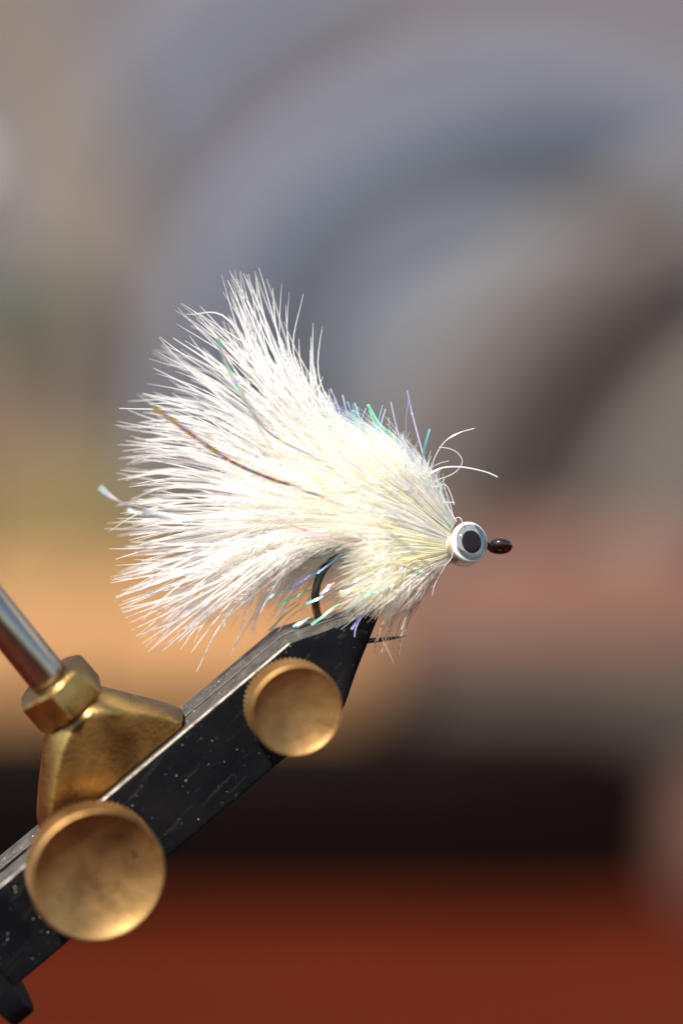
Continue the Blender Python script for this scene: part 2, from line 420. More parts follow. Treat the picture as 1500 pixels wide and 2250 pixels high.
me = rings_mesh('ball', [[pin_top + Vector((0.0065 * math.cos(f) * math.cos(g), 0.0065 * math.cos(f) * math.sin(g), 0.0065 * math.sin(f))) for g in np.linspace(0, 2 * math.pi, 24, endpoint=False)] for f in np.linspace(-1.5, 1.5, 16)])
link('ball', me, mat_plain('glint_white', (0.9, 0.9, 0.9), 0.2, 0, (0.86, 0.86, 0.86), 20), pin, 180)
me = rings_mesh('shaft', [[Vector((pin_top.x + 0.0015 * math.cos(g), pin_top.y + 0.0015 * math.sin(g), z)) for g in np.linspace(0, 2 * math.pi, 12, endpoint=False)] for z in (0.0, pin_top.z - 0.005)])
link('shaft', me, M['steel'], pin, 40)

# ================================================================== vise
n_ = Vector((0.25, -0.17, 0.95)).normalized()
u_ = Vector((0.78, 0.62, 0)); u_ = (u_ - n_ * u_.dot(n_)).normalized()
v_ = n_.cross(u_).normalized()
OZ = 92; O_px = Vector(((635 - 750) * (1 - OZ / 6250), (1125 - 1413) * (1 - OZ / 6250), OZ))
def Vx(a, b, c):
    p = O_px + u_ * a + v_ * b + n_ * c
    return R3 @ Vector((p.x * S, p.y * S, -D + p.z * S)) + cam.location
stem_top = Vx(-1700, -100, -75)
vise = thing('fly_tying_vise', 'black steel tying vise with brass thumb screws gripping the hook of the fly', 'vise', (stem_top.x, stem_top.y, 0))

def jaw(name, cfun, sgn):
    A = list(np.linspace(-1010, -40, 16)) + list(np.linspace(-20, 190, 22)) + [195, 199, 201.5]
    rings = []
    for a in A:
        t = max(0.0, min(1.0, a / 196))
        top = -78 * t ** 1.15; bot = -198 + 96 * t ** 1.05 if a > 0 else -198
        c0, c1 = cfun(a, t)
        cm, ch = (c0 + c1) / 2, abs(c0 - c1) / 2
        bm_, bh = (top + bot) / 2, (top - bot) / 2
        if a > 190: sh = math.sqrt(max(0.02, 1 - ((a - 190) / 12) ** 2)); bh *= sh; ch *= sh
        e = 16 * (1 - t) ** 7 + 2.3
        ring = []
        for k in range(56):
            th = 2 * math.pi * (k + 0.5) / 56
            cs, sn = math.cos(th), math.sin(th)
            x = math.copysign(abs(cs) ** (2 / e), cs); y = math.copysign(abs(sn) ** (2 / e), sn)
            if t > 0 and sgn * x < 0: x = math.copysign(abs(cs) ** (2 / 12), cs)     # inner face stays flat
            ring.append(Vx(a, bm_ + bh * y, cm + ch * x))
        rings.append(ring)
    me = rings_mesh(name, rings)
    me.materials.append(M['black']); me.materials.append(M['worn_lit']); me.materials.append(M['edge'])
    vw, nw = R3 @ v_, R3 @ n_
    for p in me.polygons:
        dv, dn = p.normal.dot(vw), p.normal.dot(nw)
        if dv > 0.93: p.material_index = 1  # upward faces get the paler steel, as if lit from above
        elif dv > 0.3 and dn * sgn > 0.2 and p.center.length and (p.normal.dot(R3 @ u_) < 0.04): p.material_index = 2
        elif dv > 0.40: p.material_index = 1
    return link(name, me, None, vise, 35)
def c_front(a, t):
    return (0 - 46 * t ** 1.3, -72)
def c_rear(a, t):
    g = 5 + max(0, -a - 150) * 0.028
    return (-72 - g, -146 - g + 44 * t ** 1.3)
jf = jaw('front_jaw', c_front, 1)
jr = jaw('rear_jaw', c_rear, -1)

# collar, barrel, post, base (mostly beyond the frame)
def prism(name, pts, mat, parent, bev=0, smooth=35):
    me = rings_mesh(name, pts)
    if bev:
        bm = bmesh.new(); bm.from_mesh(me); bmesh.ops.bevel(bm, geom=list(bm.edges), offset=bev, segments=3, affect='EDGES', clamp_overlap=True)
        bm.to_mesh(me); bm.free()
    return link(name, me, mat, parent, smooth)
def ring_ab(a, rb, rc, m=32, e=2.0, b0=-100, c0=-75):
    out = []
    for k in range(m):
        th = 2 * math.pi * k / m; cs, sn = math.cos(th), math.sin(th)
        out.append(Vx(a, b0 + rb * math.copysign(abs(sn) ** (2 / e), sn), c0 + rc * math.copysign(abs(cs) ** (2 / e), cs)))
    return out
prism('collar', [ring_ab(a, r, r * 0.78, 48, 5) for a, r in ((-985, 158), (-979, 168), (-931, 168), (-925, 160))], M['black'], vise)
prism('barrel', [ring_ab(a, r, r, 40) for a, r in ((-1003, 92), (-1008, 95), (-1890, 95), (-1900, 88))], M['black'], vise)
def cyl_w(name, p0, p1, rs, mat, parent, m=40):
    p0, p1 = Vector(p0), Vector(p1); ax = (p1 - p0).normalized(); q = ax.to_track_quat('Z', 'Y')
    L = (p1 - p0).length
    rings = [[p0 + ax * (L * t) + q @ Vector((r * math.cos(2 * math.pi * k / m), r * math.sin(2 * math.pi * k / m), 0)) for k in range(m)] for t, r in rs]
    return link(name, rings_mesh(name, rings), mat, parent, 35)
bx = Vector((stem_top.x, stem_top.y, 0))
cyl_w('post', bx + Vector((0, 0, 0.0125)), stem_top - Vector((0, 0, 0.004)), [(0, 0.0042), (1, 0.0042)], M['steel'], vise)
cyl_w('base_plate', bx, bx + Vector((0, 0, 0.012)), [(0, 0.05), (0.85, 0.05), (1, 0.048)], M['black'], vise, 64)

# thumb screws: knurled, dished brass discs
def knob(a, b, R, h0, h1, teeth, dish):
    prof = [(0.30, -4, 0), (0.30, h0, 0), (0.86, h0, 0), (0.985, h0 + 4, 1), (0.985, h1 - 14, 1), (1.0, h1 - 9, 0.25), (0.985, h1 - 3, 0), (0.955, h1, 0), (0.925, h1 - 1.5, 0)]
    for t in np.linspace(0.89, 0.03, 16):
        prof.append((t, h1 - 3 - dish * (1 - (t / 0.91) ** 2) ** 0.85, 0))
    m = teeth * 4; rings = []
    for r, h, kn in prof:
        ring = []
        for k in range(m):
            th = 2 * math.pi * k / m
            tooth = (0, 0.05, 0.07, 0.02)[k % 4]
            rr = R * r * (1 - (tooth * kn))
            ring.append(Vx(a + rr * math.cos(th), b + rr * math.sin(th), h))
        rings.append(ring)
    me = rings_mesh('thumb_screw', rings)
    at = me.attributes.new('rad', 'FLOAT', 'POINT')
    at.data.foreach_set('value', np.repeat(np.array([p[0] * R for p in prof], np.float32), m))
    return link('thumb_screw', me, M['brass_knob'], vise, 42)
knob(-84, -93, 102, 22, 110, 58, 21)
knob(-630, -85, 147, 26, 120, 76, 31)

# brass saddle: cone cut flat front and back where it meets the jaw
AC, CC = -471, -96
def saddle():
    rings = []; m = 120
    H = [(2, 0.98), (0, 1.0), (10, 1.0), (16, 0.985)] + [(16 + 150 * t, None) for t in np.linspace(0.06, 1, 18)]
    for h, k in [(3, 0.97)] + H[2:]:
        if k is None:
            t = (h - 16) / 150; r = 198 + (76 - 198) * t ** 1.08
        else: r = 200 * k
        ring = []
        for j in range(m):
            th = 2 * math.pi * j / m
            x, y = r * math.cos(th), r * math.sin(th)
            lim = 80
            if abs(y) > lim - 2:      # soft shoulder to the flat
                over = abs(y) - (lim - 2); y = math.copysign(lim - 2 + 2 * (1 - math.exp(-over / 2)), y)
            ring.append(Vx(AC + x + 22 * (max(0, h - 16) / 150) ** 1.3, 3 + h, CC + y))
        rings.append(ring)
    return link('brass_saddle', rings_mesh('brass_saddle', rings), M['brass'], vise, 24)
saddle()
def hexnut():
    rings = []; m = 72
    def hexr(th, R):
        s = math.pi / 3; t = (th % s) - s / 2
        return R * math.cos(math.pi / 6) / math.cos(t)
    for h, R, cap in ((168, 86, 78), (172, 90, 84), (178, 92, 99), (236, 92, 99), (246, 92, 86), (252, 92, 76), (253, 60, 60)):
        ring = []
        for j in range(m):
            th = 2 * math.pi * j / m
            r = min(hexr(th + 0.35, R), cap)
            ring.append(Vx(AC + 24 + r * math.cos(th), 3 + h, CC + r * math.sin(th)))
        rings.append(ring)
    return link('hex_nut', rings_mesh('hex_nut', rings), M['brass'], vise, 28)
hexnut()
def rod():
    m = 48; rings = []
    for h, r in ((254, 38), (256, 43.5), (260, 44), (900, 44), (905, 40)):
        rings.append([Vx(AC + 25 + (h - 250) * 0.03 + r * math.cos(2 * math.pi * j / m), 3 + h, CC + r * math.sin(2 * math.pi * j / m)) for j in range(m)])
    return link('steel_rod', rings_mesh('steel_rod', rings), M['steel'], vise, 40)
rod()

# dust and lint caught on the vise
def dust():
    V, F = [], []
    ico = [(0, 0, 1), (0.9, 0, 0.3), (0.28, 0.85, 0.3), (-0.72, 0.53, 0.3), (-0.72, -0.53, 0.3), (0.28, -0.85, 0.3), (0, 0, -0.6)]
    fac = [(0, 1, 2), (0, 2, 3), (0, 3, 4), (0, 4, 5), (0, 5, 1), (6, 2, 1), (6, 3, 2), (6, 4, 3), (6, 5, 4), (6, 1, 5)]
    for i in range(420):
        if i < 110: a, b, c = rnd.uniform(-1000, 0), rnd.uniform(-180, -6), 0.4
        elif i < 250: a, b, c = rnd.uniform(-1000, 0), 0.4, rnd.uniform(-66, -5)
        else: a, b, c = rnd.uniform(-1000, -10), 0.4, rnd.uniform(-140, -92)
        r = 0.7 + 1.3 * rnd.random() ** 4
        s = rnd.uniform(0.6, 1.6)
        base = len(V)
        for x, y, z in ico: V.append(Vx(a + x * r * s, b + y * r, c + z * r))
        F += [tuple(base + q for q in f) for f in fac]
    o = link('dust', mesh_np('dust', V, F), M['dust'], vise); o['kind'] = 'stuff'
dust()

# ================================================================== the fly
fly = thing('fishing_fly', 'fluffy white feather fishing fly with silver black eyes held in the vise', 'fishing fly', W(700, 1365))

# hook: one bent wire
def wire(name, P, R, mat, parent, K=60, m=16):
    C = bez(np.array(P, float)[None], K)[0]; C = Wn(C)
    R = np.interp(np.linspace(0, 1, K), np.linspace(0, 1, len(R)), R) * S
    T = np.gradient(C, axis=0); T /= np.linalg.norm(T, axis=1, keepdims=True)
    ref = R3n @ np.array([0.05, 0.1, 1.0]); A = np.cross(T, ref); A /= np.linalg.norm(A, axis=1, keepdims=True); B = np.cross(T, A)
    rings = [[C[i] + R[i] * (A[i] * math.cos(2 * math.pi * j / m) + B[i] * math.sin(2 * math.pi * j / m)) for j in range(m)] for i in range(K)]
    return link(name, rings_mesh(name, rings), mat, parent, 180)
HZ = -10
hook = wire('hook', [(1072, 1199, HZ), (1000, 1196, HZ), (900, 1192, HZ), (820, 1196, HZ), (758, 1212, HZ), (715, 1245, HZ), (694, 1295, HZ), (697, 1350, HZ - 8),
              (722, 1392, HZ - 16), (770, 1409, HZ - 20), (830, 1406, HZ - 20), (862, 1402, HZ - 20), (891, 1398, HZ - 20)],
     [8.8] * 10 + [8, 7, 6, 4.5, 3, 0.5], M['bronze'], fly, 90)
# hook eye: wire ring
th = np.linspace(0, 2 * math.pi, 48, endpoint=False)
rings = []
ea, eb = Vector((1, -0.05, 0.05)).normalized(), Vector((0.05, 0.42, 0.90)).normalized()
en = ea.cross(eb)
ctr = Vector((1098 - 750, 1125 - 1201, HZ))
for t in th:
    rad = ea * math.cos(t) + eb * math.sin(t)
    ring = []
    for k in range(14):
        f = 2 * math.pi * k / 14
        p = ctr + rad * (17.5 + 10.5 * math.cos(f)) + en * (10.5 * math.sin(f))
        ring.append(R3 @ Vector((p.x * S, p.y * S, -D + p.z * S)) + cam.location)
    rings.append(ring)
rings.append(rings[0])
me = rings_mesh('hook_eye', rings, cap0=False, cap1=False)
bm = bmesh.new(); bm.from_mesh(me); bmesh.ops.remove_doubles(bm, verts=bm.verts, dist=1e-7); bmesh.ops.recalc_face_normals(bm, faces=bm.faces); bm.to_mesh(me); bm.free()
link('hook_eye', me, M['bronze'], fly, 180)

# head and two domed eyes
def lathe_c(name, ctr, axis, prof, mat, parent, m=48, smooth=40):
    """ctr: (px,py,z); axis in camera axes; prof (r,h) pixels"""
    c = Vector((ctr[0] - 750, 1125 - ctr[1], ctr[2])); ax = Vector(axis).normalized(); q = ax.to_track_quat('Z', 'Y')
    rings = []
    for r, h in prof:
        ring = []
        for k in range(m):
            p = c + ax * h + q @ Vector((r * math.cos(2 * math.pi * k / m), r * math.sin(2 * math.pi * k / m), 0))
            ring.append(R3 @ Vector((p.x * S, p.y * S, -D + p.z * S)) + cam.location)
        rings.append(ring)
    return link(name, rings_mesh(name, rings), mat, parent, smooth)
en_ = Vector((0.50, 0.16, 0.85)).normalized()
ec = Vector((1031, 1191, 26))
def eye(sign):
    ax = en_ if sign > 0 else Vector((0.30, -0.30, -0.88))
    c = tuple(ec) if sign > 0 else (1022, 1203, -44)
    e = lathe_c('eye', c, ax, [(30, -13), (40, -11), (44, -7), (44.6, -2), (43.5, 1.5), (39, 4), (33, 5), (26, 5.8), (12, 6.3), (0.5, 6.4)], M['iris'], fly, 56)
    lathe_c('rim', c, ax, [(38, -12.5), (44.5, -8), (45.6, -3), (44.6, 2.2), (41.5, 4.6), (37.5, 5.4), (36.5, 4.2)], M['rim'], e, 56, 180)
    lathe_c('pupil', c, ax, [(25.5, 5.0), (25, 7.0), (23.5, 7.8), (12, 8.8), (0.5, 9.0)], M['pupil'], e, 48)
    lathe_c('lens', c, ax, [(41.5, 0), (42.5, 2)] + [(49 * math.sin(q), 2.5 + 49 * (math.cos(q) - 0.5)) for q in np.linspace(1.04, 0.01, 16)], M['lens'], e, 56, 180)
eye(1); eye(-1)
lathe_c('resin_head', (1012, 1200, -6), (0.96, -0.08, 0.2), [(10, -34), (22, -30), (33, -18), (38, 0), (36, 16), (28, 30), (14, 42), (6, 47)], M['resin'], fly, 48, 180)
lathe_c('thread_wrap', (1004, 1197, -8), (1, 0, 0), [(14, -34), (25, -20), (25, 4), (18, 20), (12, 30)], M['thread'], fly, 32, 180)

# dubbed body, hidden core of the wing
def dubbed():
    rings = []
    spine = bez(np.array([[(985, 1195, -10), (900, 1165, -10), (800, 1125, -12), (690, 1085, -15), (600, 1075, -15)]], float), 24)[0]
    rad = np.interp(np.linspace(0, 1, 24), [0, 0.2, 0.5, 0.8, 1], [16, 50, 82, 84, 20])
    for i in range(24):
        c = spine[i]; r = rad[i]
        rings.append([Wn(np.array([c[0] + 0.3 * r * math.sin(t), c[1] + r * math.sin(t), c[2] + 0.62 * r * math.cos(t)])) for t in np.linspace(0, 2 * math.pi, 32, endpoint=False)])
    return link('dubbed_body', rings_mesh('dubbed_body', rings), M['core'], fly, 180)
dubbed()

def fan(guides, weights, n, even=False):
    """random positions in an ordered fan of guide curves -> control points (n,4,2), t"""
    G = np.array(guides, float); g = len(G)
    wts = np.array(weights, float); cdf = np.cumsum(wts) / wts.sum()
    rn = (npr.permutation(n) + npr.rand(n)) / n if even else npr.rand(n)
    t = np.interp(rn, np.concatenate([[0], cdf]), np.arange(g + 1) - 0.5)
    t = np.clip(t, 0, g - 1.001); i = t.astype(int); f = (t - i)[:, None, None]
    return G[i] * (1 - f) + G[i + 1] * f, t / (g - 1)

# marabou tail: barbs in clumps that taper to points
MG = [
 [(880,1125),(762,960),(694,870),(684,768)], [(880,1125),(745,955),(660,810),(667,592)], [(875,1125),(735,955),(642,790),(629,577)],
 [(870,1125),(725,960),(622,800),(548,600)], [(870,1130),(715,970),(590,800),(506,590)], [(865,1130),(700,975),(560,800),(456,625)],
 [(865,1130),(690,985),(520,810),(385,678)], [(860,1135),(680,1000),(500,850),(338,768)], [(860,1135),(660,1015),(470,885),(310,815)],
 [(860,1140),(650,1030),(450,920),(285,880)], [(855,1140),(640,1050),(430,955),(262,930)], [(855,1145),(630,1065),(420,990),(235,985)],
 [(850,1150),(620,1085),(410,1030),(230,1030)], [(850,1150),(610,1105),(400,1075),(222,1075)], [(850,1155),(605,1125),(400,1115),(222,1120)],
 [(850,1160),(605,1140),(400,1150),(225,1170)], [(850,1165),(610,1155),(410,1185),(235,1215)], [(850,1170),(615,1165),(420,1215),(240,1262)],
 [(850,1170),(625,1180),(440,1250),(256,1318)], [(850,1175),(635,1190),(460,1280),(282,1372)], [(850,1175),(645,1200),(490,1300),(330,1432)],
 [(850,1180),(660,1208),(520,1310),(385,1440)], [(850,1180),(675,1212),(555,1305),(455,1440)], [(850,1185),(690,1215),(600,1290),(530,1400)],
 [(850,1185),(705,1218),(630,1280),(585,1340)], [(850,1188),(735,1222),(680,1275),(636,1335)]]
MW = [.25,.4,.5,.8,.95,1.05,1.2,1.3,1.3,1.4,1.4,1.3,1.3,1.3,1.3,1.3,1.3,1.3,1.5,1.6,1.5,.6,.4,.7,.8,.5]
def marabou():
    NC = 100                                             # clumps
    cp, ct = fan(MG, MW, NC, True)
    clen = npr.uniform(0.84, 1.06, NC)
    cz = npr.uniform(-1, 1, NC) * 105 * np.sqrt(np.clip(1 - (2 * ct - 1) ** 2 * 0.75, 0, 1))
    cz = np.where(ct > 0.9, -30 - np.abs(cz), cz)
    K = 18
    curves, radii, tints = [], [], []
    for i in range(NC):
        nb = npr.randint(2, 6)
        base = cp[i]
        C = bez(base[None], 60)[0]
        s = np.linspace(0, 1, 60)
        for b in range(nb):
            q = min(1.0, clen[i] * (npr.uniform(0.84, 1.0) if 0.3 < ct[i] < 0.7 else npr.uniform(0.88, 1.06)))
            ss = np.linspace(0, q, K)
            p = np.stack([np.interp(ss, s, C[:, 0]), np.interp(ss, s, C[:, 1])], 1)
            d = np.gradient(p, axis=0); d /= np.linalg.norm(d, axis=1, keepdims=True); nrm = np.stack([-d[:, 1], d[:, 0]], 1)
            x = np.linspace(0, 1, K)
            off = npr.normal(0, 15) * np.sin(np.pi * x * 0.9) ** 1 + npr.normal(0, 19) * x ** 1.5 + npr.normal(0, 26) * x * x * (1 - x) * 3 + npr.normal(0, 0.8) * np.sin(x * npr.uniform(4, 9) + npr.rand() * 6) * x
            p = p + nrm * off[:, None]
            z = cz[i] * x ** 0.8 + npr.normal(0, 22) * np.sin(np.pi * x) + npr.normal(0, 10) * x
            curves.append(np.column_stack([p, z]))
            r0 = npr.uniform(1.4, 2.7)
            radii.append(r0 * np.interp(x, [0, 0.35, 0.7, 0.92, 1], [0.8, 1.0, 0.85, 0.55, 0.2]))
            tints.append(np.array([0.98, 0.966, 0.942]) * npr.uniform(0.97, 1.02))
    # a few loose stray barbs
    strays = [[(720,1000),(690,880),(644,770),(666,645)], [(720,990),(660,850),(612,740),(599,632)], [(700,970),(585,800),(535,690),(500,615)],
              [(700,1000),(560,860),(470,800),(380,742)], [(690,1000),(560,940),(440,905),(262,897)], [(690,1190),(560,1290),(480,1380),(432,1476)],
              [(690,1190),(590,1250),(545,1340),(508,1440)], [(680,1190),(640,1230),(590,1310),(570,1350)], [(640,1180),(480,1250),(350,1262),(243,1281)],
              [(690,960),(640,850),(590,790),(440,690)], [(690,960),(600,860),(500,700),(410,690)], [(700,950),(690,880),(683,820),(681,768)]]
    for P in strays:
        C = bez(np.array(P, float)[None], K)[0]
        curves.append(np.column_stack([C, np.full(K, npr.uniform(0, 60))])); radii.append(npr.uniform(2.2, 3.0) * np.interp(np.linspace(0, 1, K), [0, .6, 1], [1, .9, .25]))
        tints.append(np.array([0.98, 0.966, 0.942]))
    C = np.array(curves); R = np.array(radii) * S; T = np.array(tints)
    me = ribbons('marabou_barbs', Wn(C), R * 0.85, T, True)
    o = link('marabou_tail', me, M['marabou'], fly, 180); o['kind'] = 'stuff'
    # barbules: the down along each barb
    N = len(C); per = 165
    idx = np.repeat(np.arange(N), per); f = npr.beta(1.6, 1.7, N * per) * 0.56 + 0.06
    kk = f * (K - 1); k0 = kk.astype(int); fr = (kk - k0)[:, None]
    P0 = C[idx, k0] * (1 - fr) + C[idx, k0 + 1] * fr
    Tn = C[idx, k0 + 1] - C[idx, k0]; Tn /= np.linalg.norm(Tn, axis=1, keepdims=True)
    rv = npr.normal(0, 1, (N * per, 3)); rv -= Tn * (rv * Tn).sum(1, keepdims=True); rv /= np.linalg.norm(rv, axis=1, keepdims=True)
    ln = npr.uniform(14, 48, N * per)[:, None] * (1.2 - f[:, None])
    d1 = Tn * 0.75 + rv * 0.6; d2 = Tn * 1.0 + rv * 0.25
    B = np.stack([P0, P0 + d1 * ln * 0.5, P0 + d1 * ln * 0.5 + d2 * ln * 0.5], 1)
    Rb = np.tile(np.array([0.55, 0.48, 0.2]), (N * per, 1)) * S
    me = ribbons('barbules', Wn(B), Rb, np.tile([0.98, 0.966, 0.936], (N * per, 1)))
    o2 = link('down', me, M['marabou'], o, 180); o2['kind'] = 'stuff'
marabou()

# body wing of fine fur tied in behind the head
BG = [
 [(1000,1148),(958,1085),(918,1030),(884,988)], [(998,1152),(940,1070),(868,992),(790,935)], [(996,1156),(920,1068),(820,972),(702,908)],
 [(993,1165),(895,1078),(780,985),(645,912)], [(990,1175),(875,1085),(740,1010),(580,955)], [(990,1185),(865,1120),(715,1070),(545,1040)],
 [(988,1192),(860,1155),(720,1130),(540,1120)], [(988,1198),(862,1180),(735,1180),(580,1200)], [(988,1204),(870,1205),(765,1230),(630,1275)],
 [(988,1210),(885,1228),(795,1270),(690,1325)], [(988,1216),(898,1248),(825,1296),(742,1348)], [(988,1222),(918,1262),(862,1308),(802,1355)],
 [(990,1228),(938,1270),(900,1312),(856,1360)], [(992,1232),(950,1275),(920,1310),(888,1345)]]
BW = [.5,.9,1.2,1.3,1.3,1.3,1.2,1.1,1.2,1.1,1.0,.8,.5,.25]
def fur(n, K, rlo, rhi, jit, qlo, qhi, frontal=None):
    P, t = fan(BG, BW, n)
    uz = npr.uniform(-1, 1, n) if frontal is None else npr.uniform(frontal, 1, n)
    s = np.linspace(0, 1, 40)
    C = bez(P, 40)
    q = npr.uniform(qlo, qhi, n)
    ss = q[:, None] * np.linspace(0, 1, K)[None]
    out = np.zeros((n, K, 3))
    for i in range(n):
        tx, ty = np.interp(q[i], s, C[i, :, 0]), np.interp(q[i], s, C[i, :, 1])
        if tx < 750 and ty > 1200 and npr.rand() < 0.6:       # many lower fibres stop short of the hook bend
            ss[i] *= (C[i, 0, 0] - npr.uniform(735, 800)) / (C[i, 0, 0] - tx)
        out[i, :, 0] = np.interp(ss[i], s, C[i, :, 0]); out[i, :, 1] = np.interp(ss[i], s, C[i, :, 1])
    d = np.gradient(out[..., :2], axis=1); d /= np.linalg.norm(d, axis=2, keepdims=True); nrm = np.stack([-d[..., 1], d[..., 0]], -1)
    x = np.linspace(0, 1, K)[None]
    jit = (jit * np.interp(t, [0, .12, .8, 1], [.7, 1, 1, .45]))[:, None]
    off = npr.normal(0, 1, (n, 1)) * jit * x ** 1.2 + npr.normal(0, 0.45, (n, 1)) * jit * np.sin(x * npr.uniform(3, 8, (n, 1)) + npr.rand(n, 1) * 6) * x
    out[..., :2] += nrm * off[..., None]
    prof = np.interp(ss, [0, 0.15, 0.45, 0.8, 1], [16, 55, 108, 125, 118])
    edge = np.sqrt(np.clip(1 - (2 * t - 1) ** 2 * 0.85, 0, 1))[:, None]
    out[..., 2] = -10 + uz[:, None] * prof * edge + npr.normal(0, 5, (n, 1)) * x
    tip = out[:, -1]
    low = (tip[:, 0] < 728) & (tip[:, 1] > 1195)          # let the hook bend show
    out[low, :, 2] = np.where(out[low, :, 2] > -24, -26 - npr.rand(low.sum(), 1) * 40 * x, out[low, :, 2])
    R = npr.uniform(rlo, rhi, (n, 1)) * np.interp(x, [0, .2, .7, 1], [.8, 1, .85, .3]) * S
    return out, R, t
def body():
    C, R, t = fur(8500, 12, 0.5, 1.0, 16, 0.4, 1.04)
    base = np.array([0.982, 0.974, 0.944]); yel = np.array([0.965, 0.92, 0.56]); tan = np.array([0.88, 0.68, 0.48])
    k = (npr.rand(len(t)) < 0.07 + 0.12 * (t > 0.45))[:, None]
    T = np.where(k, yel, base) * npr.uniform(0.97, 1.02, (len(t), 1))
    kt = (npr.rand(len(t)) < np.clip((t - 0.76) * 3.2, 0, 0.8))[:, None]  # lower fibres browner: shade and warm table bounce put into their tint
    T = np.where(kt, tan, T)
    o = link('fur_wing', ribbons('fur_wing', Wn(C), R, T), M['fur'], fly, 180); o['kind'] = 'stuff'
    # fine fuzz over the front of the wing
    C, R, t = fur(6000, 6, 0.5, 0.85, 26, 0.4, 1.0, 0.2)
    a = npr.randint(0, 3, len(t))
    st = npr.uniform(0.3, 0.9, len(t))
    out = np.zeros((len(t), 5, 3))
    for i in range(len(t)):
        c = C[i]; m = c[3]; d = c[4] - c[2]; d /= np.linalg.norm(d[:2]) + 1e-6
        ang = npr.normal(0, 0.5); d2 = np.array([d[0] * math.cos(ang) - d[1] * math.sin(ang), d[0] * math.sin(ang) + d[1] * math.cos(ang), abs(npr.normal(0, .25))])
        L = npr.uniform(20, 60); curl = npr.normal(0, 0.35)
        for k in range(5):
            s = k / 4
            out[i, k] = m + d2 * L * s + np.array([-d2[1], d2[0], 0]) * curl * L * s * s
    R = np.tile(np.array([.6, .6, .5, .45, .25]), (len(t), 1)) * S
    low = ((out[:, :, 0].min(1) < 765) & (out[:, :, 1].max(1) > 1195)) | (t > 0.83) | (t < 0.10)
    out = out[~low]; R = R[~low]
    T = np.tile(base, (len(out), 1))
    o2 = link('fuzz', ribbons('fuzz', Wn(out), R, T), M['fur'], o, 180); o2['kind'] = 'stuff'
body()

# iridescent flash strands: every strip a part of its own
pal = {
 'teal': [(0.25, 0.75, 0.80), (0.35, 0.62, 0.85), (0.30, 0.80, 0.62)],
 'green': [(0.22, 0.72, 0.42), (0.30, 0.80, 0.55), (0.45, 0.82, 0.40)],
 'lilac': [(0.62, 0.55, 0.80), (0.70, 0.62, 0.74), (0.52, 0.55, 0.82)],
 'violet': [(0.42, 0.35, 0.80), (0.55, 0.42, 0.85), (0.40, 0.55, 0.85)],
 'rose': [(0.75, 0.42, 0.45), (0.80, 0.55, 0.50), (0.72, 0.45, 0.60)],
 'yellow': [(0.85, 0.72, 0.25), (0.88, 0.78, 0.40), (0.80, 0.60, 0.25)],
 'holo': [(0.42, 0.11, 0.045), (0.17, 0.32, 0.13), (0.46, 0.27, 0.06), (0.20, 0.14, 0.55), (0.55, 0.48, 0.38), (0.34, 0.09, 0.055)],
 'holo2': [(0.40, 0.42, 0.34), (0.22, 0.55, 0.34), (0.50, 0.36, 0.22), (0.35, 0.35, 0.75), (0.55, 0.52, 0.46)],
 'silver': [(0.80, 0.78, 0.74), (0.60, 0.80, 0.80), (0.82, 0.74, 0.62), (0.70, 0.66, 0.85)],
}
TM = {k: mat_tinsel('flash_' + k, v, 1500 if k.startswith('holo') or k == 'silver' else 700, metal=0.35 if k.startswith('holo') else 0.3 if k == 'silver' else 0.45, rough=0.3, transp=0.04 if k.startswith('holo') else 0.3) for k, v in pal.items()}
def strand(P, width, colr, z0=0, z1=None, tw=0.6, name='tinsel_strand', K=28, end=0.9):
    P = np.array(P, float); z1 = z0 if z1 is None else z1
    P3 = np.column_stack([P, np.linspace(z0, z1, len(P))]) if P.shape[1] == 2 else P
    C = Wn(bez(P3[None], K))
    R = (np.full((1, K), width * 0.62) * np.interp(np.linspace(0, 1, K), [0, 1], [1, end])) * S
    twist = (npr.uniform(-.35, .35) + tw * np.linspace(0, 1, K) * npr.choice([-1, 1]))[None]
    me = tubes(name, C, R, 4, None, 0.12, twist)
    bm = bmesh.new(); bm.from_mesh(me); bmesh.ops.holes_fill(bm, edges=bm.edges); bmesh.ops.recalc_face_normals(bm, faces=bm.faces); bm.to_mesh(me); bm.free()
    return link(name, me, TM[colr] if colr in TM else M[colr], fly, 30)
def z7(x, y): return (600 + .34 * x, 820 + .34 * y)
def z3(x, y): return (450 + x / 3, 1150 + y / 3)
strand([(335, 893), (380, 925), (440, 968), (510, 1015), (590, 1050), (690, 1085), (760, 1118), (800, 1135)], 12.5, 'holo', 158, 55, 0.8, K=60, end=0.5)
strand([(479, 742), (497, 800), (540, 880), (575, 935), (620, 970), (690, 1005), (760, 1050)], 9, 'holo2', 146, 75, 0.8, K=60, end=0.5)
strand([(219, 1070), (240, 1088), (270, 1105), (310, 1118), (350, 1130), (420, 1138), (500, 1140)], 15, 'silver', 130, 80, 5.0, K=60)
strand([(280, 1120), (310, 1130), (340, 1134), (400, 1145)], 11, 'silver', 124, 116, 3.0)
